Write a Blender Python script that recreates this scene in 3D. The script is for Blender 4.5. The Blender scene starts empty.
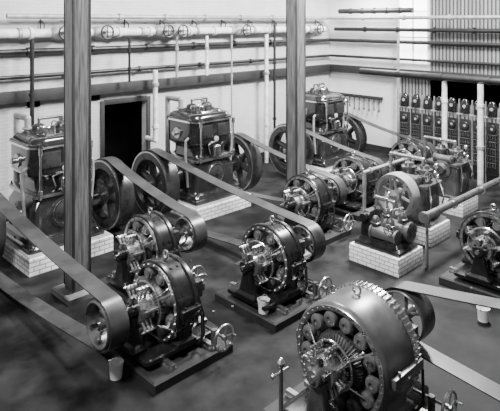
import bpy,bmesh,math,random
from mathutils import Vector,Matrix
random.seed(3)
SC=bpy.context.scene
COL=SC.collection
pi=math.pi
# ---------------------------------------------------------------- materials
def base(name):
    m=bpy.data.materials.new(name);m.use_nodes=True
    nt=m.node_tree;return m,nt,nt.nodes,nt.links,nt.nodes['Principled BSDF']
def mat(name,v,rough=.5,metal=0.,var=.25,scale=6.,bump=0.,stretch=(1,1,1),coat=0.,spec=.5,lo=.3,hi=.7):
    m,nt,N,L,P=base(name)
    tc=N.new('ShaderNodeTexCoord');mp=N.new('ShaderNodeMapping');mp.inputs['Scale'].default_value=stretch
    no=N.new('ShaderNodeTexNoise');no.inputs['Scale'].default_value=scale;no.inputs['Detail'].default_value=8;no.inputs['Roughness'].default_value=.6
    cr=N.new('ShaderNodeValToRGB')
    a=v*(1-var);b=min(1,v*(1+var))
    cr.color_ramp.elements[0].position=lo;cr.color_ramp.elements[1].position=hi
    cr.color_ramp.elements[0].color=(a,a,a,1);cr.color_ramp.elements[1].color=(b,b,b,1)
    L.new(tc.outputs['Object'],mp.inputs[0]);L.new(mp.outputs[0],no.inputs['Vector'])
    L.new(no.outputs['Fac'],cr.inputs[0]);L.new(cr.outputs[0],P.inputs['Base Color'])
    mr=N.new('ShaderNodeMapRange');mr.inputs['To Min'].default_value=rough*.75;mr.inputs['To Max'].default_value=min(1,rough*1.3)
    L.new(no.outputs['Fac'],mr.inputs['Value']);L.new(mr.outputs[0],P.inputs['Roughness'])
    P.inputs['Metallic'].default_value=metal
    P.inputs['Specular IOR Level'].default_value=spec
    if coat: P.inputs['Coat Weight'].default_value=coat;P.inputs['Coat Roughness'].default_value=.12
    if bump:
        bp=N.new('ShaderNodeBump');bp.inputs['Strength'].default_value=bump;bp.inputs['Distance'].default_value=.01
        L.new(no.outputs['Fac'],bp.inputs['Height']);L.new(bp.outputs[0],P.inputs['Normal'])
    return m
def brick(name,c1,c2,mortar,bw,rh,ms,bump=.5,rough=.6):
    m,nt,N,L,P=base(name)
    tc=N.new('ShaderNodeTexCoord');sp=N.new('ShaderNodeSeparateXYZ');ad=N.new('ShaderNodeMath');ad.operation='ADD'
    cb=N.new('ShaderNodeCombineXYZ');br=N.new('ShaderNodeTexBrick')
    L.new(tc.outputs['Object'],sp.inputs[0]);L.new(sp.outputs[0],ad.inputs[0]);L.new(sp.outputs[1],ad.inputs[1])
    L.new(ad.outputs[0],cb.inputs[0]);L.new(sp.outputs[2],cb.inputs[1]);L.new(cb.outputs[0],br.inputs['Vector'])
    br.inputs['Color1'].default_value=(c1,c1,c1,1);br.inputs['Color2'].default_value=(c2,c2,c2,1);br.inputs['Mortar'].default_value=(mortar,)*3+(1,)
    br.inputs['Scale'].default_value=1;br.inputs['Brick Width'].default_value=bw;br.inputs['Row Height'].default_value=rh;br.inputs['Mortar Size'].default_value=ms
    no=N.new('ShaderNodeTexNoise');no.inputs['Scale'].default_value=1.3;no.inputs['Detail'].default_value=5
    L.new(tc.outputs['Object'],no.inputs['Vector'])
    mr=N.new('ShaderNodeMapRange');mr.inputs['To Min'].default_value=.68;mr.inputs['To Max'].default_value=1.22
    L.new(no.outputs['Fac'],mr.inputs['Value'])
    mx=N.new('ShaderNodeVectorMath');mx.operation='SCALE'
    L.new(br.outputs['Color'],mx.inputs[0]);L.new(mr.outputs[0],mx.inputs['Scale']);L.new(mx.outputs[0],P.inputs['Base Color'])
    bp=N.new('ShaderNodeBump');bp.invert=True;bp.inputs['Strength'].default_value=bump;bp.inputs['Distance'].default_value=.01
    L.new(br.outputs['Fac'],bp.inputs['Height']);L.new(bp.outputs[0],P.inputs['Normal'])
    P.inputs['Roughness'].default_value=rough
    return m
M_black=mat('black_enamel',.016,.16,.2,.35,5,coat=.9)
M_iron=mat('dark_iron',.015,.24,.3,.4,7,.05)
M_wheel=mat('wheel_iron',.04,.28,.4,.4,7,.05)
M_grey=mat('grey_iron',.11,.28,.5,.35,6,.05)
M_frame=mat('big_frame_iron',.12,.3,.4,.3,4,.03)
M_steel=mat('polished_steel',.9,.16,1.,.12,8)
M_worn=mat('worn_steel',.5,.28,.95,.25,9)
M_brass=mat('pale_brass',.7,.22,1.,.2,8)
M_copper=mat('commutator_copper',.55,.26,.9,.25,14)
M_coil=mat('taped_coil',.025,.4,0,.4,22,.2)
M_coil2=mat('varnished_coil',.16,.34,.5,.35,16,.1)
M_belt=mat('leather_belt',.028,.34,0,.6,3.5,.15)
M_beltedge=M_belt
M_wood=mat('column_wood',.085,.45,0,.6,6,.3,(6,6,.35),lo=.35,hi=.65)
M_beam=mat('beam_wood',.012,.6,0,.3,6,.1)
M_timber=mat('plinth_timber',.022,.6,0,.35,5,.2,spec=.3)
M_lightwood=mat('pale_timber',.2,.6,0,.3,5,.2)
M_pipew=mat('lagged_pipe',.55,.6,0,.35,5,.4)
M_pipeg=mat('grey_pipe',.25,.45,.2,.35,6)
M_pipes=mat('dark_pipe',.018,.4,.3,.3,6)
M_floor=mat('oiled_concrete_floor',.011,.62,0,.85,1.6,.08,spec=.16,lo=.4,hi=.64)
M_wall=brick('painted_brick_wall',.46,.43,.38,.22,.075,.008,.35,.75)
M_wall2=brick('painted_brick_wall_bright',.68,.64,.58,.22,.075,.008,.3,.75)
M_brick=brick('white_glazed_brick',.9,.84,.3,.2,.075,.009,.5,.35)
M_slat=brick('board_siding',.20,.13,.02,.11,9.,.022,.8,.6)
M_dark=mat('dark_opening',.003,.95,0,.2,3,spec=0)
M_slate=mat('slate_panel',.02,.4,0,.3,5)
M_dial=mat('meter_glass',.35,.15,0,.2,5)
M_white=mat('white_enamel',.8,.3,0,.06,5)
M_glass,_,_,_,P=base('window_light');P.inputs['Base Color'].default_value=(.9,.9,.9,1);P.inputs['Emission Color'].default_value=(1,1,1,1);P.inputs['Emission Strength'].default_value=5.
# ---------------------------------------------------------------- mesh builder
class B:
    def __init__(s): s.b=bmesh.new()
    def box(s,c,d,bev=0,rot=None):
        M=Matrix.Translation(c)
        if rot: M=M@rot.to_4x4()
        M=M@Matrix.Diagonal((d[0],d[1],d[2],1))
        r=bmesh.ops.create_cube(s.b,size=1,matrix=M)
        if bev:
            es=list({e for v in r['verts'] for e in v.link_edges})
            bmesh.ops.bevel(s.b,geom=es,offset=bev,segments=2,profile=.6,affect='EDGES')
        return s
    def cyl(s,p,q,r,r2=None,seg=16):
        p=Vector(p);q=Vector(q);d=q-p
        M=Matrix.Translation((p+q)/2)@d.to_track_quat('Z','Y').to_matrix().to_4x4()
        bmesh.ops.create_cone(s.b,cap_ends=True,segments=seg,radius1=r,radius2=r if r2 is None else r2,depth=d.length,matrix=M)
        return s
    def sph(s,c,r,sc=(1,1,1),u=14,v=9):
        bmesh.ops.create_uvsphere(s.b,u_segments=u,v_segments=v,radius=r,matrix=Matrix.Translation(c)@Matrix.Diagonal((sc[0],sc[1],sc[2],1)));return s
    def lathe(s,pr,o=(0,0,0),ax=(1,0,0),seg=32,closed=False):
        q=Vector(ax).to_track_quat('Z','Y').to_matrix();o=Vector(o);rings=[]
        for t,r in pr:
            if r<1e-5: rings.append([s.b.verts.new(o+q@Vector((0,0,t)))])
            else: rings.append([s.b.verts.new(o+q@Vector((r*math.cos(2*pi*i/seg),r*math.sin(2*pi*i/seg),t))) for i in range(seg)])
        prs=list(zip(rings,rings[1:]))
        if closed: prs.append((rings[-1],rings[0]))
        for a,b in prs:
            for i in range(seg):
                j=(i+1)%seg
                if len(a)==1 and len(b)==1: continue
                if len(a)==1: s.b.faces.new((a[0],b[i],b[j]))
                elif len(b)==1: s.b.faces.new((a[i],b[0],a[j]))
                else: s.b.faces.new((a[i],b[i],b[j],a[j]))
        if not closed:
            for rg in (rings[0],rings[-1]):
                if len(rg)>1: s.b.faces.new(rg)
        return s
    def tor(s,c,ax,R,r,seg=28,n=8):
        return s.lathe([(r*math.sin(2*pi*k/n),R+r*math.cos(2*pi*k/n)) for k in range(n)],c,ax,seg,True)
    def loft(s,secs,o=(0,0,0),n=7):
        rings=[]
        for z,hx,hy,cr in secs:
            cr=min(cr,hx*.99,hy*.99);ring=[]
            for k,(sx,sy) in enumerate(((1,1),(-1,1),(-1,-1),(1,-1))):
                for i in range(n+1):
                    a=k*pi/2+i/n*pi/2
                    ring.append(s.b.verts.new((o[0]+sx*(hx-cr)+cr*math.cos(a),o[1]+sy*(hy-cr)+cr*math.sin(a),o[2]+z)))
            rings.append(ring)
        m=len(rings[0])
        for a,b in zip(rings,rings[1:]):
            for i in range(m):
                j=(i+1)%m;s.b.faces.new((a[i],a[j],b[j],b[i]))
        s.b.faces.new(rings[0]);s.b.faces.new(rings[-1]);return s
    def path(s,pts,r,seg=12):
        for i,(a,b) in enumerate(zip(pts,pts[1:])):
            s.cyl(a,b,r,seg=seg)
            if i: s.sph(a,r*1.03,u=12,v=8)
        return s
    def bolts(s,c,ax,R,n,r,h,ph=0.):
        q=Vector(ax).to_track_quat('Z','Y').to_matrix();c=Vector(c);a=Vector(ax).normalized()
        for i in range(n):
            t=ph+2*pi*i/n;p=c+q@Vector((R*math.cos(t),R*math.sin(t),0))
            s.cyl(p-a*.005,p+a*h,r,seg=6)
        return s
    def obj(s,name,m,parent=None,label=None,cat=None,loc=(0,0,0),group=None,kind=None):
        bmesh.ops.recalc_face_normals(s.b,faces=s.b.faces)
        for f in s.b.faces:f.smooth=True
        for e in s.b.edges:
            if len(e.link_faces)==2 and e.calc_face_angle(0)>.55:e.smooth=False
        me=bpy.data.meshes.new(name);s.b.to_mesh(me);s.b.free();me.materials.append(m)
        o=bpy.data.objects.new(name,me);COL.objects.link(o);o.location=loc
        if parent:o.parent=parent
        if label:o['label']=label
        if cat:o['category']=cat
        if group:o['group']=group
        if kind:o['kind']=kind
        return o
def empty(name,loc,label,cat,group=None,s=1):
    o=bpy.data.objects.new(name,None);o.empty_display_size=.2;COL.objects.link(o);o.location=loc;o.scale=(s,s,s)
    o['label']=label;o['category']=cat
    if group:o['group']=group
    return o
def dup(o,parent,loc=None,rot=None):
    c=o.copy();COL.objects.link(c);c.parent=parent
    if loc is not None:c.location=loc
    if rot is not None:c.rotation_euler=rot
    return c
def wheel(b,c,ax,R,w,rim,hub,nsp,sw,crown=0.):
    h=w/2
    b.lathe([(-h,R-.012),(-h+.012,R),(0,R+crown),(h-.012,R),(h,R-.012),(h,R-rim),(h*.55,R-rim-.01),(0,R-rim*1.25),(-h*.55,R-rim-.01),(-h,R-rim)],c,ax,48,True)
    b.cyl(Vector(c)-Vector(ax)*h*.75,Vector(c)+Vector(ax)*h*.75,hub,seg=20)
    q=Vector(ax).to_track_quat('Z','Y').to_matrix()
    for i in range(nsp):
        t=2*pi*i/nsp+.3;d=q@Vector((math.cos(t),math.sin(t),0))
        b.cyl(Vector(c)+d*hub*.8,Vector(c)+d*(R-rim*1.05),sw,sw*.75,seg=8)
    return b
# ---------------------------------------------------------------- generator
def generator(loc,label,pul=1,pr=.27,pw=.28,ncoil=8,big=False,R=.5,po=.8,W=.17):
    e=empty('generator',loc,label,'generator','belt-driven generators')
    zc=.18+R;w=W;px=w+.43
    hy=R+.13
    B().loft([(0,px,hy,.02),(.1,px,hy,.02),(.12,px-.02,hy-.02,.02)]).obj('plinth',M_timber,e)
    for x in (-.5*px,.5*px):
        B().loft([(.12,.05,hy-.05,.01),(.15,.05,hy-.05,.01),(.15,.03,hy-.05,.01),(.19,.03,hy-.05,.01)],(x,0,0)).bolts((x,0,.19),(0,0,1),hy*.8,2,.018,.02,0).obj('slide_rail',M_worn,e)
    B().loft([(.19,px-.04,R*.82,.06),(.235,px-.04,R*.82,.06),(.25,px-.07,R*.78,.06)]).obj('bedplate',M_iron,e)
    b=B();th=.1 if not big else .09
    if big:
        b.lathe([(-w-.02,R-.075),(-w-.02,R-.03),(-w+.005,R-.008),(-w+.03,R),(w-.03,R),(w-.005,R-.01),(w,R-.03),(w,R-th),(-w,R-th)],(0,0,zc),(1,0,0),96,True)
    else:
        b.lathe([(-w,R-.02),(-w+.01,R-.005),(-w+.03,R),(-w+.07,R),(-w+.08,R-.02),(w-.08,R-.02),(w-.07,R),(w-.03,R),(w-.01,R-.005),(w,R-.02),(w,R-th),(-w,R-th)],(0,0,zc),(1,0,0),72,True)
        for k in range(ncoil):
            t=2*pi*(k+.5)/ncoil;d=Vector((0,math.cos(t),math.sin(t)));c=Vector((0,0,zc))
            for xx in (-.05,.05):
                b.cyl(c+d*(R-.04)+Vector((xx,0,0)),c+d*(R-.008)+Vector((xx,0,0)),.022,seg=8)
    for y in (-1,1):
        b.loft([(.25,w*.9,.09,.03),(.30,w*.9,.09,.03),(.33,w*.6,.06,.02),(.5,w*.6,.05,.02)],(0,y*R*.74,0))
        b.box((0,y*(R+.02),zc),(w*1.7,.07,.1),.012)
        b.cyl((w*.5,y*(R+.03),zc-.08),(w*.5,y*(R+.03),zc+.08),.016,seg=8);b.cyl((-w*.5,y*(R+.03),zc-.08),(-w*.5,y*(R+.03),zc+.08),.016,seg=8)
    b.obj('field_frame',M_frame if big else M_iron,e)
    if big:
        b=B();n=60
        b.lathe([(w-.13,R-.01),(w-.13,R+.004),(w-.02,R+.004),(w-.02,R-.01)],(0,0,zc),(1,0,0),96,True)
        for i in range(n):
            t=2*pi*i/n;b.box((w-.075,(R+.006)*math.cos(t),zc+(R+.006)*math.sin(t)),(.1,.03,.02),.004,Matrix.Rotation(t,3,'X'))
        b.obj('rib_band',M_worn,e)
        B().lathe([(0,R-.03),(.03,R-.04),(.06,R-.1),(.075,R-.2),(.08,.1),(.06,.06)],(w,0,zc),(1,0,0),64).obj('end_shield',M_iron,e)
    b=B()
    f=.02 if big else 0
    b.lathe([(-w-.012-f,R-.03),(-w-.012-f,R-.075),(-w+.004,R-.075),(-w+.004,R-.03)],(0,0,zc),(1,0,0),64,True)
    b.bolts((-w-.008-f,0,zc),(-1,0,0),R-.052,ncoil*3,.011,.014);b.obj('clamp_ring',M_worn,e)
    b=B();b.tor((0,0,zc+R+.045),(1,0,0),.045,.013,20,8).cyl((0,0,zc+R-.03),(0,0,zc+R+.01),.022).obj('lifting_eye',M_worn,e)
    ri=R-th;cl=R*.27;r0=min(.085,ri*.52*pi/ncoil)
    if big:r0=ri*.66*pi/ncoil;cl=R*.3
    first=None
    for k in range(ncoil):
        t=2*pi*k/ncoil+pi/ncoil
        if first is None:
            b=B()
            if big:
                b.box((0,0,ri-cl*.5),(w*1.85,r0*1.5,cl*.98),.03)
                b.lathe([(0,r0*1.02),(.035,r0*1.02),(.055,r0*.9),(.065,r0*.6),(.066,r0*.35),(.05,r0*.3),(.05,0)],(-w*.95,0,ri-cl*.42),(-1,0,0),24)
                b.box((0,0,ri-cl*.97),(w*1.7,r0*1.9,.02),.004)
            else:
                b.lathe([(0,r0*.6),(0,r0),(-.012,r0+.008),(-cl*.75,r0+.004),(-cl*.8,r0*.8),(-cl,r0*.7)],(0,0,ri),(0,0,1),16)
                b.box((0,0,ri-cl*.95),(W*1.5,r0*1.9,.02),.004)
                b.cyl((-w-.002,0,ri-cl*.4),(-w-.03,0,ri-cl*.4),r0*.7,seg=16);b.cyl((-r0*.5,0,ri-cl*.4),(-w-.005,0,ri-cl*.4),r0*.95,seg=16)
            first=b.obj('field_coil',M_coil2,e,loc=(0,0,zc));first.rotation_euler=(t,0,0)
        else: dup(first,e,(0,0,zc),(t,0,0))
    ra=ri-cl-.01
    b=B();b.lathe([(-w-.12,ra*.5),(-w-.1,ra*.6),(-w-.03,ra*.93),(-w+.02,ra),(w,ra),(w+.05,ra*.94),(w+.09,ra*.6),(w+.1,.04)],(0,0,zc),(1,0,0),40)
    na=32 if not big else 48
    for i in range(na):
        t=2*pi*i/na;c,s=math.cos(t),math.sin(t);t2=t+.12
        b.cyl((-w-.012,c*ra*.97,zc+s*ra*.97),(-w-.115,math.cos(t2)*ra*.6,zc+math.sin(t2)*ra*.6),.008,seg=5)
    b.obj('armature',M_coil,e)
    b=B();rc=ra*.62 if not big else ra*.5
    b.lathe([(-w-.30,rc*.5),(-w-.30,rc),(-w-.13,rc),(-w-.12,rc+.015),(-w-.105,rc+.015),(-w-.1,rc*.5)],(0,0,zc),(1,0,0),40)
    for i in range(40):
        t=2*pi*i/40;b.box((-w-.21,rc*math.cos(t),zc+rc*math.sin(t)),(.16,.004,.008),rot=Matrix.Rotation(t,3,'X'))
    b.obj('commutator',M_copper,e)
    rr=ra*1.12 if not big else ra*.8
    b=B();b.tor((-w-.12,0,zc),(1,0,0),rr,.014,40,8)
    for t in (.5,2.6,3.7,5.8):
        b.cyl((-w-.12,math.cos(t)*rr,zc+math.sin(t)*rr),(-w+.02,math.cos(t)*(ri+.02),zc+math.sin(t)*(ri+.02)),.012,seg=8)
    b.cyl((-w-.12,-rr*.8,zc+rr*.6),(-w-.14,-rr*1.6,zc+rr*1.2),.01,seg=8).sph((-w-.14,-rr*1.6,zc+rr*1.2),.02)
    b.obj('brush_rocker',M_brass,e)
    fb=None;nb=6 if not big else 8
    for k in range(nb):
        t=2*pi*k/nb+.26
        if fb is None:
            b=B();b.cyl((-w-.11,0,rr),(-w-.32,0,rr),.011,seg=8)
            for x in (-.16,-.215,-.27):
                b.box((-w+x,0,rr-.02),(.04,.045,.05),.005).box((-w+x,.012,(rc+rr)/2),(.03,.018,max(.02,(rr-rc)-.01)),.002)
            fb=b.obj('brush_holder',M_worn,e,loc=(0,0,zc));fb.rotation_euler=(t,0,0)
        else: dup(fb,e,(0,0,zc),(t,0,0))
    for x in (-w-.33,w+.28):
        b=B();b.loft([(.25,.09,.2,.03),(.28,.09,.2,.03),(.32,.06,.14,.03),(zc-.12,.05,.08,.03),(zc-.05,.075,.085,.03)],(x,0,0))
        b.lathe([(-.1,.05),(-.1,.075),(-.085,.085),(.085,.085),(.1,.075),(.1,.05)],(x,0,zc),(1,0,0),24)
        b.box((x,0,zc+.02),(.1,.22,.05),.01)
        for y in (-.085,.085): b.cyl((x,y,zc-.01),(x,y,zc+.075),.012,seg=8)
        b.obj('bearing_pedestal',M_iron if not big else M_grey,e)
        B().lathe([(0,.008),(.03,.008),(.035,.022),(.085,.024),(.09,.01),(.1,0)],(x,0,zc+.08),(0,0,1),14).obj('oil_cup',M_grey,e)
    x0,x1=(-w-.45,po+.2) if pul>0 else (-po-.2,w+.43)
    B().cyl((x0,0,zc),(x1,0,zc),.034,seg=20).obj('shaft',M_steel,e)
    b=B();wheel(b,(pul*po,0,zc),(1,0,0),pr,pw,.022,.07,5,.022,.006);b.obj('pulley',M_grey,e)
    hx=px*.55
    b=B();yy=-hy-.12;zz=.33;hr=.15;b.tor((hx,yy,zz),(0,1,0),hr,.015,28,8).cyl((hx,yy-.03,zz),(hx,yy+.03,zz),.028)
    for k in range(5):
        t=2*pi*k/5;b.cyl((hx,yy,zz),(hx+hr*math.cos(t),yy,zz+hr*math.sin(t)),.01,seg=6)
    b.cyl((hx+hr-.01,yy,zz),(hx+hr-.01,yy-.07,zz),.011,seg=8)
    b.obj('handwheel',M_worn,e)
    b=B();b.cyl((hx,yy,zz),(hx,-R*.7,zz),.016,seg=10);b.loft([(.12,.05,.05,.01),(.15,.05,.05,.01),(.17,.03,.03,.01),(zz+.03,.03,.03,.01)],(hx,-hy+.07,0));b.obj('tension_screw',M_grey,e)
    b=B();b.box((w+.03,-R*.78,zc+.18),(.1,.1,.2),.01);b.obj('terminal_box',M_slate,e)
    for dx,f in ((.06,.96),(0,1.03)):
        b=B();b.path([(w+dx-.02,-R*.8,zc+.09),(w+dx,-R*f,zc-.1),(w+dx,-R*f-.01,.3),(w+dx-.02,-R*.9,.2)],.013,8);b.obj('cable',M_slate,e)
    return e,zc
def belt(x,y1,z1,r1,y2,z2,r2,w,label,sag=.06):
    g=.012;r1+=g;r2+=g
    dy=y2-y1;dz=z2-z1;d=math.hypot(dy,dz);th=math.atan2(dz,dy);ph=math.acos((r1-r2)/d)
    P=[];n=28
    def A(cy,cz,r,a):
        c,s=math.cos(a),math.sin(a);P.append((cy+r*c,cz+r*s,c,s))
    def S(k):
        (y0,z0,c,s),q=P[-1],k
        cy,cz,r,a=q;c,s=math.cos(a),math.sin(a);y3,z3=cy+r*c,cz+r*s
        for i in range(1,12):
            t=i/12;P.append((y0+(y3-y0)*t,z0+(z3-z0)*t-sag*4*t*(1-t),c,s))
    for i in range(n+1): A(y1,z1,r1,th+ph+(2*pi-2*ph)*i/n)
    S((y2,z2,r2,th-ph))
    for i in range(n+1): A(y2,z2,r2,th-ph+2*ph*i/n)
    S((y1,z1,r1,th+ph))
    b=B();R=[];t=.014
    for y,z,c,s in P:
        R.append([b.b.verts.new((x+sx*w/2,y+k*c,z+k*s)) for sx,k in ((-1,0),(1,0),(1,t),(-1,t))])
    m=len(R)
    for i in range(m):
        p,q=R[i],R[(i+1)%m]
        for k in range(4):
            l=(k+1)%4;b.b.faces.new((p[k],p[l],q[l],q[k]))
    return b.obj('drive_belt',M_belt,None,label,'belt',group='flat drive belts')
# ---------------------------------------------------------------- vertical engine
FZ=.76;FR=.68;FO=1.22
def engine(loc,label,s=1.):
    e=empty('vertical_engine',loc,label,'engine','vertical twin-cylinder engines',s)
    B().loft([(0,.78,.9,.01),(.27,.78,.9,.01),(.3,.76,.88,.01)]).obj('plinth',M_brick,e)
    b=B();b.loft([(.3,.7,.76,.05),(.36,.7,.76,.05),(.38,.66,.7,.08),(.45,.64,.66,.1),(.48,.6,.6,.1),(.54,.57,.58,.1),(.95,.57,.58,.1),(1.1,.5,.52,.12),(1.13,.55,.58,.1),(1.2,.55,.58,.1),(1.21,.5,.52,.1)])
    for x in (-.5,-.17,.17,.5):
        for y in (-.54,.54): b.cyl((x,y,1.18),(x,y,1.24),.018,seg=6)
    for x in (-.65,.65):
        for y in (-.68,0,.68): b.cyl((x,y,.34),(x,y,.41),.022,seg=6)
    b.obj('crankcase',M_black,e)
    r=.24
    b=B();b.loft([(1.2,.46,.46,.15),(1.25,.43,.45,.16),(1.38,.43,.45,.18),(1.43,.47,.47,r),(1.48,.54,.52,r),(1.53,.57,.55,r),(1.56,.58,.56,r),(1.97,.58,.56,r),(1.98,.6,.58,r),(2.05,.6,.58,r),(2.06,.57,.55,r),(2.11,.55,.53,r),(2.15,.5,.48,.22),(2.16,.42,.4,.2),(2.19,.4,.38,.2)],n=10)
    b.obj('cylinder_block',M_black,e)
    B().loft([(1.985,.608,.588,r),(2.02,.608,.588,r)],n=10).obj('bright_band',M_steel,e)
    B().loft([(1.14,.56,.59,.11),(1.19,.56,.59,.11)]).obj('bright_band',M_worn,e)
    for x in (-.22,.22):
        b=B();b.lathe([(0,.17),(.03,.17),(.04,.13),(.11,.12),(.14,.1),(.165,.05),(.17,0)],(x,0,2.17),(0,0,1),24).bolts((x,0,2.2),(0,0,1),.15,8,.013,.03);b.obj('cylinder_head',M_wheel,e)
    for x in (-.25,.25):
        b=B();b.box((x,-.56,1.78),(.36,.03,.28),.012)
        for dx in (-.14,0,.14):
            for dz in (-.11,.11): b.cyl((x+dx,-.57,1.78+dz),(x+dx,-.585,1.78+dz),.013,seg=6)
        b.obj('jacket_cover',M_wheel,e)
    b=B();x=-.22;b.cyl((x,-.3,2.1),(x,-.3,2.3),.022).tor((x,-.3,2.31),(0,0,1),.07,.011,20,6);b.cyl((x-.07,-.3,2.31),(x+.07,-.3,2.31),.008,seg=6);b.cyl((x,-.37,2.31),(x,-.23,2.31),.008,seg=6);b.obj('valve_handwheel',M_brass,e)
    b=B();b.lathe([(0,.27),(.03,.27),(.04,.245),(.05,.2),(.07,.16),(.09,.05),(.095,0)],(0,-.55,.83),(0,-1,0),32).bolts((0,-.58,.83),(0,-1,0),.245,10,.014,.02);b.cyl((0,-.62,.83),(0,-.69,.83),.035)
    b.obj('inspection_door',M_wheel,e)
    B().tor((0,-.588,.83),(0,1,0),.21,.02,32,6).obj('door_rim',M_steel,e)
    for sx in (-1,1):
        b=B();b.lathe([(0,.24),(.03,.24),(.04,.18),(.12,.15),(.18,.13),(.2,.08)],(sx*.55,0,FZ),(sx,0,0),28).bolts((sx*.57,0,FZ),(sx,0,0),.21,8,.014,.02);b.obj('main_bearing',M_wheel,e)
        b=B();wheel(b,(sx*FO,0,FZ),(1,0,0),FR,.32,.17,.19,6,.085);b.obj('flywheel',M_wheel,e)
        b=B()
        for q in (-1,1): b.lathe([(q*.161,FR-.005),(q*.163,FR-.005),(q*.163,FR-.035),(q*.161,FR-.035)],(sx*FO,0,FZ),(1,0,0),48,True)
        b.obj('flywheel_face',M_worn,e)
        b=B();b.cyl((sx*.47,-.64,1.2),(sx*.47,-.64,2.0),.02,seg=10);b.cyl((sx*.47,-.64,1.95),(sx*.44,-.5,2.0),.018,seg=8);b.cyl((sx*.46,-.6,1.14),(sx*.47,-.64,1.3),.035);b.cyl((sx*.47,-.64,1.9),(sx*.47,-.64,2.02),.035);b.obj('push_rod',M_steel,e)
        B().path([(sx*.6,-.35,.6),(sx*.67,-.35,1.3),(sx*.66,-.35,1.6),(sx*.52,-.3,1.66)],.03).obj('water_pipe',M_pipeg,e)
        B().cyl((sx*.575,.05,1.72),(sx*.61,.05,1.72),.12,seg=20).cyl((sx*.6,.05,1.72),(sx*.7,.05,1.72),.05).obj('side_flange',M_worn,e)
    B().cyl((-FO-.22,0,FZ),(FO+.22,0,FZ),.06,seg=20).obj('crankshaft',M_steel,e)
    b=B();b.loft([(0,.1,.08,.03),(.22,.1,.08,.03),(.25,.06,.05,.03)],(0,-.58,1.22));b.obj('lubricator',M_brass,e)
    b=B();b.lathe([(0,.06),(.03,.06),(.035,.05),(.035,0)],(.0,-.585,1.6),(0,-1,0),20);b.obj('pressure_gauge',M_dial,e)
    B().path([(-.18,-.6,1.3),(-.25,-.62,1.5),(.0,-.62,1.56)],.012,8).obj('oil_pipe',M_steel,e)
    b=B();b.path([(-.3,.3,2.1),(-.3,.3,2.4),(-.3,.8,2.4),(-.3,.8,.27)],.06);b.lathe([(0,.1),(.03,.1)],(-.3,.3,2.2),(0,0,1),16);b.obj('exhaust_pipe',M_pipeg,e)
    b=B();b.path([(-.22,.0,2.3),(-.22,.0,2.42),(.22,.0,2.42),(.22,.0,2.3)],.025);b.obj('intake_manifold',M_grey,e)
    B().cyl((.35,.3,2.0),(.35,.3,2.3),.03).sph((.35,.3,2.33),.055).obj('relief_valve',M_worn,e)
    B().cyl((0,-.15,2.15),(0,-.15,2.3),.02).tor((0,-.15,2.33),(0,1,0),.05,.012,18,6).obj('lifting_eye',M_worn,e)
    return e
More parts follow.
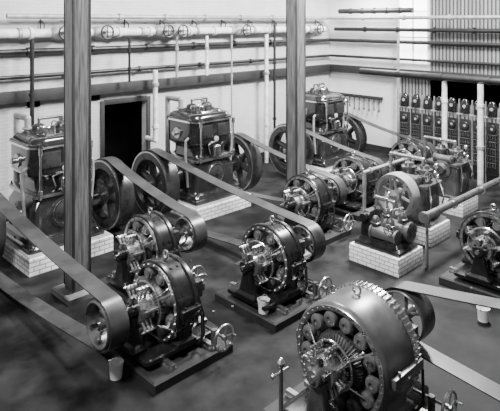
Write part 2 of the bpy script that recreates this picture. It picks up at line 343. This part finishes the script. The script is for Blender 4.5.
# ---------------------------------------------------------------- small engine
def small_engine(loc,label,tall=True,pulx=-.75,s=1.):
    e=empty('small_engine' if tall else 'steam_pump',loc,label,'engine' if tall else 'pump',s=s)
    hx,hy=(.38,.5) if tall else (.45,.56)
    B().loft([(0,hx,hy,.01),(.3,hx,hy,.01),(.33,hx-.01,hy-.01,.01)]).obj('plinth',M_brick,e)
    if tall:
        b=B();b.loft([(.33,.36,.45,.04),(.38,.36,.45,.04),(.4,.32,.36,.08),(1.0,.3,.34,.1),(1.03,.35,.38,.08),(1.08,.35,.38,.08)]);b.lathe([(0,.18),(.03,.18),(.05,.12),(.06,0)],(0,-.34,.7),(0,-1,0),24).bolts((0,-.36,.7),(0,-1,0),.15,8,.01,.015);b.lathe([(0,.2),(.03,.2),(.05,.13),(.15,.1)],(-.3,0,.95),(-1,0,0),24);b.obj('crankcase',M_grey,e)
        for y in (-.17,.17):
            b=B();b.lathe([(0,.15),(.03,.15),(.04,.12),(.07,.12),(.08,.15),(.11,.15),(.12,.12),(.2,.12),(.21,.15),(.25,.15),(.26,.1),(.32,.08),(.34,0)],(0,y,1.08),(0,0,1),24).bolts((0,y,1.32),(0,0,1),.135,8,.01,.02);b.obj('cylinder',M_grey,e)
        b=B();b.path([(-.05,-.17,1.4),(-.05,-.17,1.52),(-.05,.17,1.52),(-.05,.55,1.52),(-.05,.55,.0)],.035);b.obj('exhaust_pipe',M_worn,e)
        b=B();b.cyl((.22,-.3,1.08),(.22,-.3,1.35),.02);b.sph((.22,-.3,1.38),.05);b.sph((.12,-.38,1.2),.035);b.sph((.32,-.22,1.2),.035);b.cyl((.12,-.38,1.2),(.32,-.22,1.2),.01);b.obj('governor',M_brass,e)
        b=B();b.tor((-.24,-.35,1.26),(0,1,0),.09,.011,20,6);b.cyl((-.33,-.35,1.26),(-.15,-.35,1.26),.008,seg=6);b.cyl((-.24,-.35,1.17),(-.24,-.35,1.35),.008,seg=6);b.cyl((-.24,-.35,1.26),(-.1,-.1,1.2),.012,seg=8);b.obj('valve_handwheel',M_steel,e)
        for x in (-.2,.2): B().path([(x,-.38,.5),(x*1.3,-.44,.8),(x,-.37,1.1)],.016,8).obj('oil_pipe',M_steel,e)
        B().lathe([(0,.05),(.02,.07),(.14,.07),(.16,.04),(.2,0)],(.2,.25,1.08),(0,0,1),16).obj('oil_cup',M_brass,e)
        B().lathe([(-.22,.06),(-.2,.1),(-.17,.1),(-.16,.08),(.16,.08),(.17,.1),(.2,.1),(.22,.06)],(-.26,.0,1.16),(0,1,0),18).obj('valve_chest',M_frame,e)
        zs=.95
    else:
        b=B();b.loft([(.33,.36,.52,.04),(.4,.36,.52,.04),(.43,.28,.46,.05),(.5,.25,.42,.05)]);b.obj('bedplate',M_iron,e)
        b=B();b.lathe([(-.34,.1),(-.32,.19),(-.27,.19),(-.26,.155),(.16,.155),(.17,.19),(.22,.19),(.24,.1)],(.13,-.18,.68),(0,1,0),28).bolts((.13,-.5,.68),(0,-1,0),.165,8,.011,.02);b.obj('cylinder',M_grey,e)
        b=B();b.lathe([(-.3,.08),(-.29,.14),(-.25,.14),(-.24,.12),(.24,.12),(.25,.14),(.29,.14),(.3,.08)],(-.19,-.1,.62),(0,1,0),24);b.obj('pump_barrel',M_frame,e)
        for x,y,h in ((.13,-.3,.8),(-.17,-.22,.72),(.13,.05,.8),(-.17,.12,.70)):
            b=B();b.lathe([(0,.06),(.06,.06),(.07,.1),(.1,.1),(.11,.08),(.18,.07),(.22,.04),(.23,0)],(x,y,h),(0,0,1),18).bolts((x,y,h+.09),(0,0,1),.085,6,.009,.02);b.obj('valve_dome',M_grey,e)
        b=B();b.loft([(.5,.24,.1,.03),(.9,.2,.09,.03),(.96,.14,.07,.03)],(0,.34,0));b.lathe([(-.3,.05),(-.3,.08),(.3,.08),(.3,.05)],(0,.34,.86),(1,0,0),18);b.obj('crosshead',M_iron,e)
        B().path([(.13,-.3,1.0),(.13,-.3,1.1),(-.17,-.22,1.1),(-.17,-.22,.94)],.022).obj('copper_pipe',M_steel,e)
        B().path([(.13,.05,.99),(.13,.05,1.2),(.13,.3,1.2),(.13,.34,.9)],.02).obj('copper_pipe',M_worn,e)
        b=B();b.tor((-.38,-.3,.8),(1,0,0),.1,.012,22,6);b.cyl((-.38,-.4,.8),(-.38,-.2,.8),.008,seg=6);b.cyl((-.38,-.3,.7),(-.38,-.3,.9),.008,seg=6);b.cyl((-.38,-.3,.8),(-.2,-.25,.8),.012,seg=8);b.obj('valve_handwheel',M_steel,e)
        B().path([(.2,.1,.7),(.47,.1,.7),(.47,.1,1.05),(.47,.45,1.05)],.028).obj('water_pipe',M_worn,e)
        zs=.86
    if pulx:
        ys=0
        B().cyl((0,ys,zs),(pulx+(.2 if pulx>0 else -.2),ys,zs),.035).obj('shaft',M_steel,e)
        b=B();wheel(b,(pulx,ys,zs),(1,0,0),.4,.28,.07,.1,6,.032,.006);b.obj('flywheel',M_pipeg,e)
        b=B();b.lathe([(-.141,.395),(-.146,.395),(-.146,.34),(-.141,.34)],(pulx,ys,zs),(1,0,0),40,True);b.obj('wheel_rim',M_worn,e)
    return e
# ================================================================= ROOM
WY=12.0;WX=15.6;HT=5.6
def struct(b,name,m):
    o=b.obj(name,m,kind='structure');return o
struct(B().box((6.3,4.6,-.1),(18.9,15.0,.2)),'floor',M_floor)
dx0,dx1,dz=6.86,8.06,2.2
b=B();b.box(((-3+dx0)/2,WY+.1,HT/2),(dx0+3,.2,HT));b.box(((dx1+WX)/2,WY+.1,HT/2),(WX-dx1,.2,HT));b.box(((dx0+dx1)/2,WY+.1,(dz+HT)/2),(dx1-dx0,.2,HT-dz))
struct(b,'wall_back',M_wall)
wy0,wy1,wz0=8.3,9.35,2.9
b=B()
b.box((WX+.1,(wy1+WY+.2)/2,HT/2),(.2,WY+.2-wy1,HT));b.box((WX+.1,(-2.9+wy1)/2,wz0/2),(.2,wy1+2.9,wz0));b.box((WX+.1,(-2.9+wy0)/2,(wz0+HT)/2),(.2,wy0+2.9,HT-wz0))
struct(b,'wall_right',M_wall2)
b=B();b.box((WX+.1,(wy0+wy1)/2,(wz0+HT)/2),(.02,wy1-wy0,HT-wz0));struct(b,'window_1',M_glass)
b=B()
for y in (wy0+.03,(wy0+wy1)/2,wy1-.03): b.box((WX+.03,y,(wz0+HT)/2),(.05,.05,HT-wz0))
for z in (wz0+.03,3.7,4.5): b.box((WX+.035,(wy0+wy1)/2,z),(.04,wy1-wy0,.04))
struct(b,'trim_1',M_white)
struct(B().box((WX-.03,(-2.9+8.25)/2,HT/2+.9),(.05,11.1,HT-1.85)),'trim_2',M_slat)
struct(B().box((WX-.03,3.2,1.25),(.05,12.0,2.5)),'trim_6',M_slat)
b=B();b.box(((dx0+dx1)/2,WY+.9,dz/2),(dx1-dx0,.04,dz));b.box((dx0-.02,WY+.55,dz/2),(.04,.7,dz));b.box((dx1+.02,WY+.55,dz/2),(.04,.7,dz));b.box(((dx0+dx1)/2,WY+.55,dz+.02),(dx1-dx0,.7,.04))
struct(b,'door_1',M_dark)  # shade inside the open doorway is put into the near-black colour
b=B()
for x in (dx0-.05,dx1+.05): b.box((x,WY-.02,dz/2+.05),(.1,.05,dz+.1),.005)
b.box(((dx0+dx1)/2,WY-.02,dz+.06),(dx1-dx0,.05,.12),.005);struct(b,'trim_3',M_beam)
struct(B().box((2.1,WY-.02,.1),(9.3,.04,.2)).box((11.9,WY-.02,.1),(7.2,.04,.2)),'baseboard_back',M_beam)
struct(B().box((WX-.02,10.6,.1),(.04,2.7,.2)),'baseboard_right',M_beam)
struct(B().box((6.3,WY-.1,2.6),(18.4,.18,.24),.01),'trim_4',M_beam)
struct(B().box((WX-.14,4.6,2.6),(.16,14.5,.24),.01),'trim_5',M_beam)
def column(x,y,label):
    e=empty('column',(x,y,0),label,'column','square timber columns')
    b=B();b.loft([(.1,.145,.145,.03),(5.6,.145,.145,.03)]);b.obj('post',M_wood,e)
    B().loft([(0,.28,.28,.01),(.08,.28,.28,.01),(.1,.26,.26,.01)]).obj('base_block',M_lightwood,e)
    for sx in (-1,1):
        for sy in (-1,1): B().box((sx*.135,sy*.135,2.85),(.035,.035,5.4),.008).obj('corner_guard',M_timber,e)
column(4.15,8.05,'square dark wooden column standing on a pale base block')
column(9.09,7.9,'square dark wooden column beside a belt and generator')
# ================================================================= MACHINES
E=[(4.62,10.0,'black vertical engine on white brick plinth beside doorway'),(8.15,10.0,'black twin-cylinder vertical engine on white brick plinth with two flywheels'),(12.5,10.0,'black vertical engine behind column near the corner')]
for x,y,l in E: engine((x,y,0),l)
engine((5.95+FO*1.3,-1.2,0),'tall black vertical engine driving the large generator by belt',1.3)
fw=[E[0][0]-FO,E[0][0]+FO,E[1][0]-FO,E[1][0]+FO,E[2][0]-FO,E[2][0]+FO]
gens=[(fw[0]+.84,5.88,-1,'dark belt-driven generator with pulley beside its commutator'),
(fw[1]-.8,7.4,1,'dark belt-driven generator behind another, beside wooden column'),
(fw[2]-.8,5.8,1,'dark belt-driven generator on low timber plinth in open floor'),
(fw[3]-.8,7.15,1,'dark belt-driven generator beside second wooden column'),
(fw[4]-.8,7.4,1,'dark belt-driven generator beyond the column'),
(fw[5]-.8,7.4,1,'dark belt-driven generator near the switchboard')]
bl=['wide leather belt running to pulley beside generator commutator','wide leather belt crossing between wooden column and engine','long leather belt crossing the open floor to a generator','leather belt passing the second wooden column','leather belt running from engine behind the column','leather belt running down near the switchboard']
for i,(x,y,p,l) in enumerate(gens):
    e,zc=generator((x,y,0),l,p,po=.84 if i==0 else .8)
    belt(fw[i],10.0,FZ,FR,y,zc,.27+.006,.24 if i!=3 else .22,bl[i])
e,zc=generator((4.95,3.45,0),'large multipolar generator with many field coils and ribbed frame',1,.3,.28,13,True,.57,1.0,.31)
belt(5.95,-1.2,FZ*1.3,FR*1.3,3.45,zc,.306,.24,'wide leather belt on the large generator pulley',.03)
e,zc=generator((9.05,3.7,0),'dark belt-driven generator beyond the large generator',1)
small_engine((8.55,5.36,0),'low horizontal steam pump on white brick plinth',False,0,.88)
small_engine((10.05,5.6,0),'small vertical engine with flywheel on white brick plinth',True,-.72)
small_engine((12.0,5.9,0),'small vertical engine on white brick plinth near switchboard',True,0)
b=B();b.path([(8.72,4.74,.88),(12.9,4.74,.88)],.065,16)
for x in (8.74,9.8,11.0,12.2): b.lathe([(-.02,.095),(.02,.095)],(x,4.74,.88),(1,0,0),18)
b.cyl((12.8,4.74,.88),(12.8,4.74,.0),.05);b.cyl((8.85,4.74,.88),(8.85,4.74,.0),.025)
b.obj('steam_pipe',M_worn,None,'bright steel steam pipe running low past small engines','pipe')
b=B();b.path([(9.4,6.38,.0),(9.4,6.38,1.2),(11.2,6.38,1.2),(11.2,6.38,.0)],.035,12)
for x in (9.6,10.3,10.9): b.lathe([(-.02,.06),(.02,.06)],(x,6.38,1.2),(1,0,0),16)
b.obj('steam_pipe',M_pipeg,None,'grey steam pipe rising behind the small engines','pipe')
# ================================================================= PIPES
def pipe(pts,r,m,label,fl=(),name='pipe',fr=1.5):
    e=empty(name,pts[0],label,'pipe','wall pipes');o=Vector(pts[0])
    q=[Vector(p)-o for p in pts]
    B().path(q,r,14).obj('pipe_run',m,e)
    for i,f in enumerate(fl):
        a,b2,t=f;p=q[a].lerp(q[b2],t);d=(q[b2]-q[a]).normalized()
        B().cyl(p-d*.035,p+d*.035,r*fr,seg=16).obj('flange',m if i%2 else M_pipeg if m==M_pipew else m,e)
    return e,o
yp=11.78
e,o=pipe([(2.0,yp,3.93),(15.0,yp,3.93)],.1,M_pipew,'thick white lagged steam pipe high along the wall',[(0,1,t/26+.01*(t%3)) for t in range(1,25)],fr=1.3)
for i,x in enumerate((5.6,6.6,8.3,8.75,11.0,13.2,14.3)):
    v=B();v.sph((x-o.x,-.03,0),.17,(1.2,1,1));v.cyl((x-o.x,-.05,0),(x-o.x,-.4,.02),.04);v.obj('valve_body',M_pipeg,e)
    v=B();v.tor((x-o.x,-.4,.02),(0,1,0),.15,.02,24,8);v.cyl((x-o.x-.13,-.4,.02),(x-o.x+.13,-.4,.02),.012,seg=6);v.cyl((x-o.x,-.4,-.11),(x-o.x,-.4,.15),.012,seg=6);v.obj('valve_handwheel',M_pipes,e)
for i in range(12):
    x=3.2+i*1.05-o.x
    B().path([(x,.18,.0),(x,.18,.3),(x,.0,.2),(x,.0,.1)],.014,6).obj('hanger',M_pipes,e)
pipe([(15.35,11.6,3.93),(15.35,2,3.93)],.06,M_pipes,'dark iron pipe along the boarded wall',[(0,1,t/8) for t in range(1,8)])
pipe([(2.0,yp+.08,3.55),(15.45,yp+.08,3.55),(15.45,2,3.55)],.06,M_pipes,'dark iron pipe along the walls below the steam pipe',[(0,1,t/9) for t in range(1,9)])
pipe([(2.0,yp+.08,3.02),(15.45,yp+.08,3.02),(15.45,2,3.02)],.045,M_pipes,'thin dark pipe along the brick wall above the beam',[(0,1,t/7) for t in range(1,7)])
pipe([(4.5,yp-.02,4.3),(15.1,yp-.02,4.3),(15.1,3,4.3)],.055,M_pipeg,'grey pipe near the roof turning the corner',[(0,1,t/8) for t in range(1,8)]+[(1,2,t/6) for t in range(1,6)])
pipe([(15.2,11.3,4.52),(15.2,8.6,4.52)],.08,M_pipes,'short dark pipe under the roof beside the window',[(0,1,t/6) for t in range(1,6)],fr=1.25)
pipe([(8.04,11.58,2.98),(8.04,11.58,1.25),(8.04,11.96,1.25)],.06,M_pipew,'short white lagged drop pipe beside the doorway',[(0,1,.2),(0,1,.8)],'drop_pipe')
for x,z0,z1,r,m in ((4.95,0,3.8,.045,M_pipes),(7.3,2.75,3.8,.03,M_pipes),(8.7,2.75,3.8,.035,M_pipeg),(9.7,2.75,3.8,.04,M_pipew),(12.0,0,3.8,.055,M_pipew),(12.35,0,4.2,.04,M_pipes),(13.6,0,3.8,.04,M_pipeg),(6.2,2.75,3.8,.03,M_pipes),(10.6,0,3.8,.025,M_pipeg)):
    pipe([(x,11.58,z1),(x,11.58,z0)],r,m,('white lagged' if m==M_pipew else 'dark iron' if m==M_pipes else 'grey')+' vertical drop pipe against brick wall',[(0,1,.3),(0,1,.7)],'drop_pipe')
pipe([(14.0,7.0,.0),(14.0,7.0,2.62)],.07,M_pipew,'white lagged vertical pipe standing before the switchboard',[(0,1,.4),(0,1,.8)],'drop_pipe',1.2)
pipe([(13.9,6.0,.0),(13.9,6.0,2.62)],.075,M_pipew,'white lagged vertical pipe near switchboard end',[(0,1,.4),(0,1,.8)],'drop_pipe',1.2)
pipe([(13.95,9.6,2.72),(13.95,2.0,2.72)],.09,M_pipes,'dark overhead pipe joining the white vertical pipes',[(0,1,t/6) for t in range(1,6)],fr=1.2)
pipe([(15.22,9.1,0),(15.22,9.1,3.8)],.04,M_pipeg,'grey vertical pipe against bright wall',[(0,1,.5)],'drop_pipe')
# ================================================================= SWITCHBOARD
e=empty('switchboard',(14.6,6.3,0),'slate switchboard with row of instruments and knife switches','switchboard')
for i in range(14):
    y=2.2-i*.36
    if i==0:
        P0=[B().box((0,0,.9),(.04,.33,1.35),.006).obj('panel',M_slate,e)]
        b=B();b.loft([(1.74,.07,.12,.05),(1.97,.07,.12,.05),(2.04,.06,.1,.05),(2.09,.045,.075,.04),(2.12,.02,.03,.02)],(-.03,0,0));P0.append(b.obj('instrument_case',M_black,e))
        P0.append(B().cyl((-.098,0,1.93),(-.112,0,1.93),.045,seg=20).obj('instrument_dial',M_dial,e))
        P0.append(B().lathe([(0,.1),(.05,.1),(.06,.09),(.06,0)],(-.02,0,1.42),(-1,0,0),24).obj('meter_case',M_slate,e))
        P0.append(B().cyl((-.081,0,1.42),(-.085,0,1.42),.035,seg=24).obj('meter_dial',M_dial,e))
        for z in (1.2,1.02,.84,.66,.48):
            b=B()
            for yy in (-.1,-.035,.035,.1): b.box((-.05,yy,z+.05),(.07,.022,.025)).box((-.05,yy,z-.05),(.07,.022,.025)).box((-.09,yy,z),(.015,.018,.13))
            b.cyl((-.1,-.12,z+.07),(-.1,.12,z+.07),.01,seg=8)
            P0.append(b.obj('knife_switch',M_grey,e))
        b=B()
        for yy in (-.08,0,.08): b.cyl((-.01,yy,1.56),(-.01,yy,1.76),.008,seg=6)
        b.box((-.01,0,1.66),(.02,.2,.02));P0.append(b.obj('busbar',M_worn,e))
        P0.append(B().box((0,.18,1.05),(.06,.018,2.1)).obj('upright',M_pipeg,e))
        for p in P0:p.location=(0,y,0)
    else:
        for p in P0: dup(p,e,(0,y,0))
B().box((-.03,-.1,1.71),(.02,5.0,.03)).obj('cross_rail',M_pipew,e)
# ================================================================= SMALL THINGS
b=B();b.box((WX-.06,10.8,1.72),(.04,1.9,.1),.005)
for i in range(10): b.cyl((WX-.08,9.95+i*.19,1.72),(WX-.14,9.95+i*.19,1.73),.01,seg=6)
b.obj('tool_rack',M_timber,None,'narrow wooden rack of pegs holding wrenches','rack')
w0=None
for i in range(10):
    y=9.95+i*.19
    if w0 is None:
        b=B();b.box((0,0,-.2),(.015,.03,.34),.004).tor((0,0,.0),(1,0,0),.032,.012,16,6).box((0,.025,-.4),(.015,.02,.07),.003).box((0,-.025,-.4),(.015,.02,.07),.003).box((0,0,-.37),(.015,.07,.03),.003)
        w0=b.obj('wrench',M_pipes,None,'iron open-ended wrench hanging on wooden rack','wrench',(WX-.115,y,1.70),'wrenches on the wall rack')
    else:
        c=w0.copy();c.location=(WX-.115,y,1.70);c.scale=(1,1,.8+.4*random.random());COL.objects.link(c)
def bucket(x,y,z,label):
    e=empty('bucket',(x,y,z),label,'bucket','small oil buckets')
    B().lathe([(0,.07),(.17,.085),(.18,.09),(.18,.083),(.012,.064)],(0,0,0),(0,0,1),24,True).cyl((0,0,0),(0,0,.012),.068).obj('pail',M_white,e)
    pts=[(.09*math.cos(t),0,.16+.08*math.sin(t)) for t in [pi*i/10 for i in range(11)]]
    B().path(pts,.004,6).obj('handle',M_steel,e)
bucket(3.5,5.84,.002,'small white oil pail on floor below generator pulley')
bucket(5.64,5.5,.122,'small white oil pail beside generator bearing')
bucket(7.85,3.35,0,'small white oil pail on the open floor')
e=empty('railing_post',(3.95,3.62,0),'thin iron stanchion beside large generator','post')
B().lathe([(0,.08),(.02,.08),(.04,.025),(.9,.02),(.92,.035),(.95,.04),(.98,.02),(1.0,0)],(0,0,0),(0,0,1),16).obj('stanchion',M_worn,e)
B().cyl((-.1,0,.86),(.1,0,.86),.012).sph((-.11,0,.86),.025).obj('cross_handle',M_steel,e)
for x,z in ((5.15,2.4),(6.6,2.4)):
    B().box((x,WY-.02,z),(.28,.03,.12),.004).obj('wall_plate',M_dark,None,'small dark plate fixed to wall under beam','plate')
# ================================================================= LIGHT + CAMERA
w=bpy.data.worlds.new('world');SC.world=w;w.use_nodes=True
w.node_tree.nodes['Background'].inputs[0].default_value=(1,1,1,1);w.node_tree.nodes['Background'].inputs[1].default_value=.2
def area(loc,to,sx,sy,p):  # area lamps added overhead for shaping, metal highlights and soft fill
    l=bpy.data.lights.new('area','AREA');l.shape='RECTANGLE';l.size=sx;l.size_y=sy;l.energy=p
    o=bpy.data.objects.new('added_area_light',l);COL.objects.link(o);o.location=loc;o.rotation_euler=(Vector(to)-Vector(loc)).to_track_quat('-Z','Y').to_euler()
area((11.5,5.5,7.6),(10.0,9.0,0),2.6,1.1,3600)
area((6.5,7.5,7.5),(6,8.5,0),1.3,1.3,950)
area((0.5,5,6.8),(6,7,.5),1.4,1.0,950)  # added fill from the left
area((14.6,10.2,5.3),(13.5,10,1),1.2,1.2,350)
cam=bpy.data.cameras.new('camera');co=bpy.data.objects.new('camera',cam);COL.objects.link(co);SC.camera=co
co.location=(0,0,4.2);co.rotation_euler=(pi/2,0,math.radians(-44.34));cam.sensor_width=36;cam.lens=40.46;cam.shift_y=-.369;cam.clip_start=.05
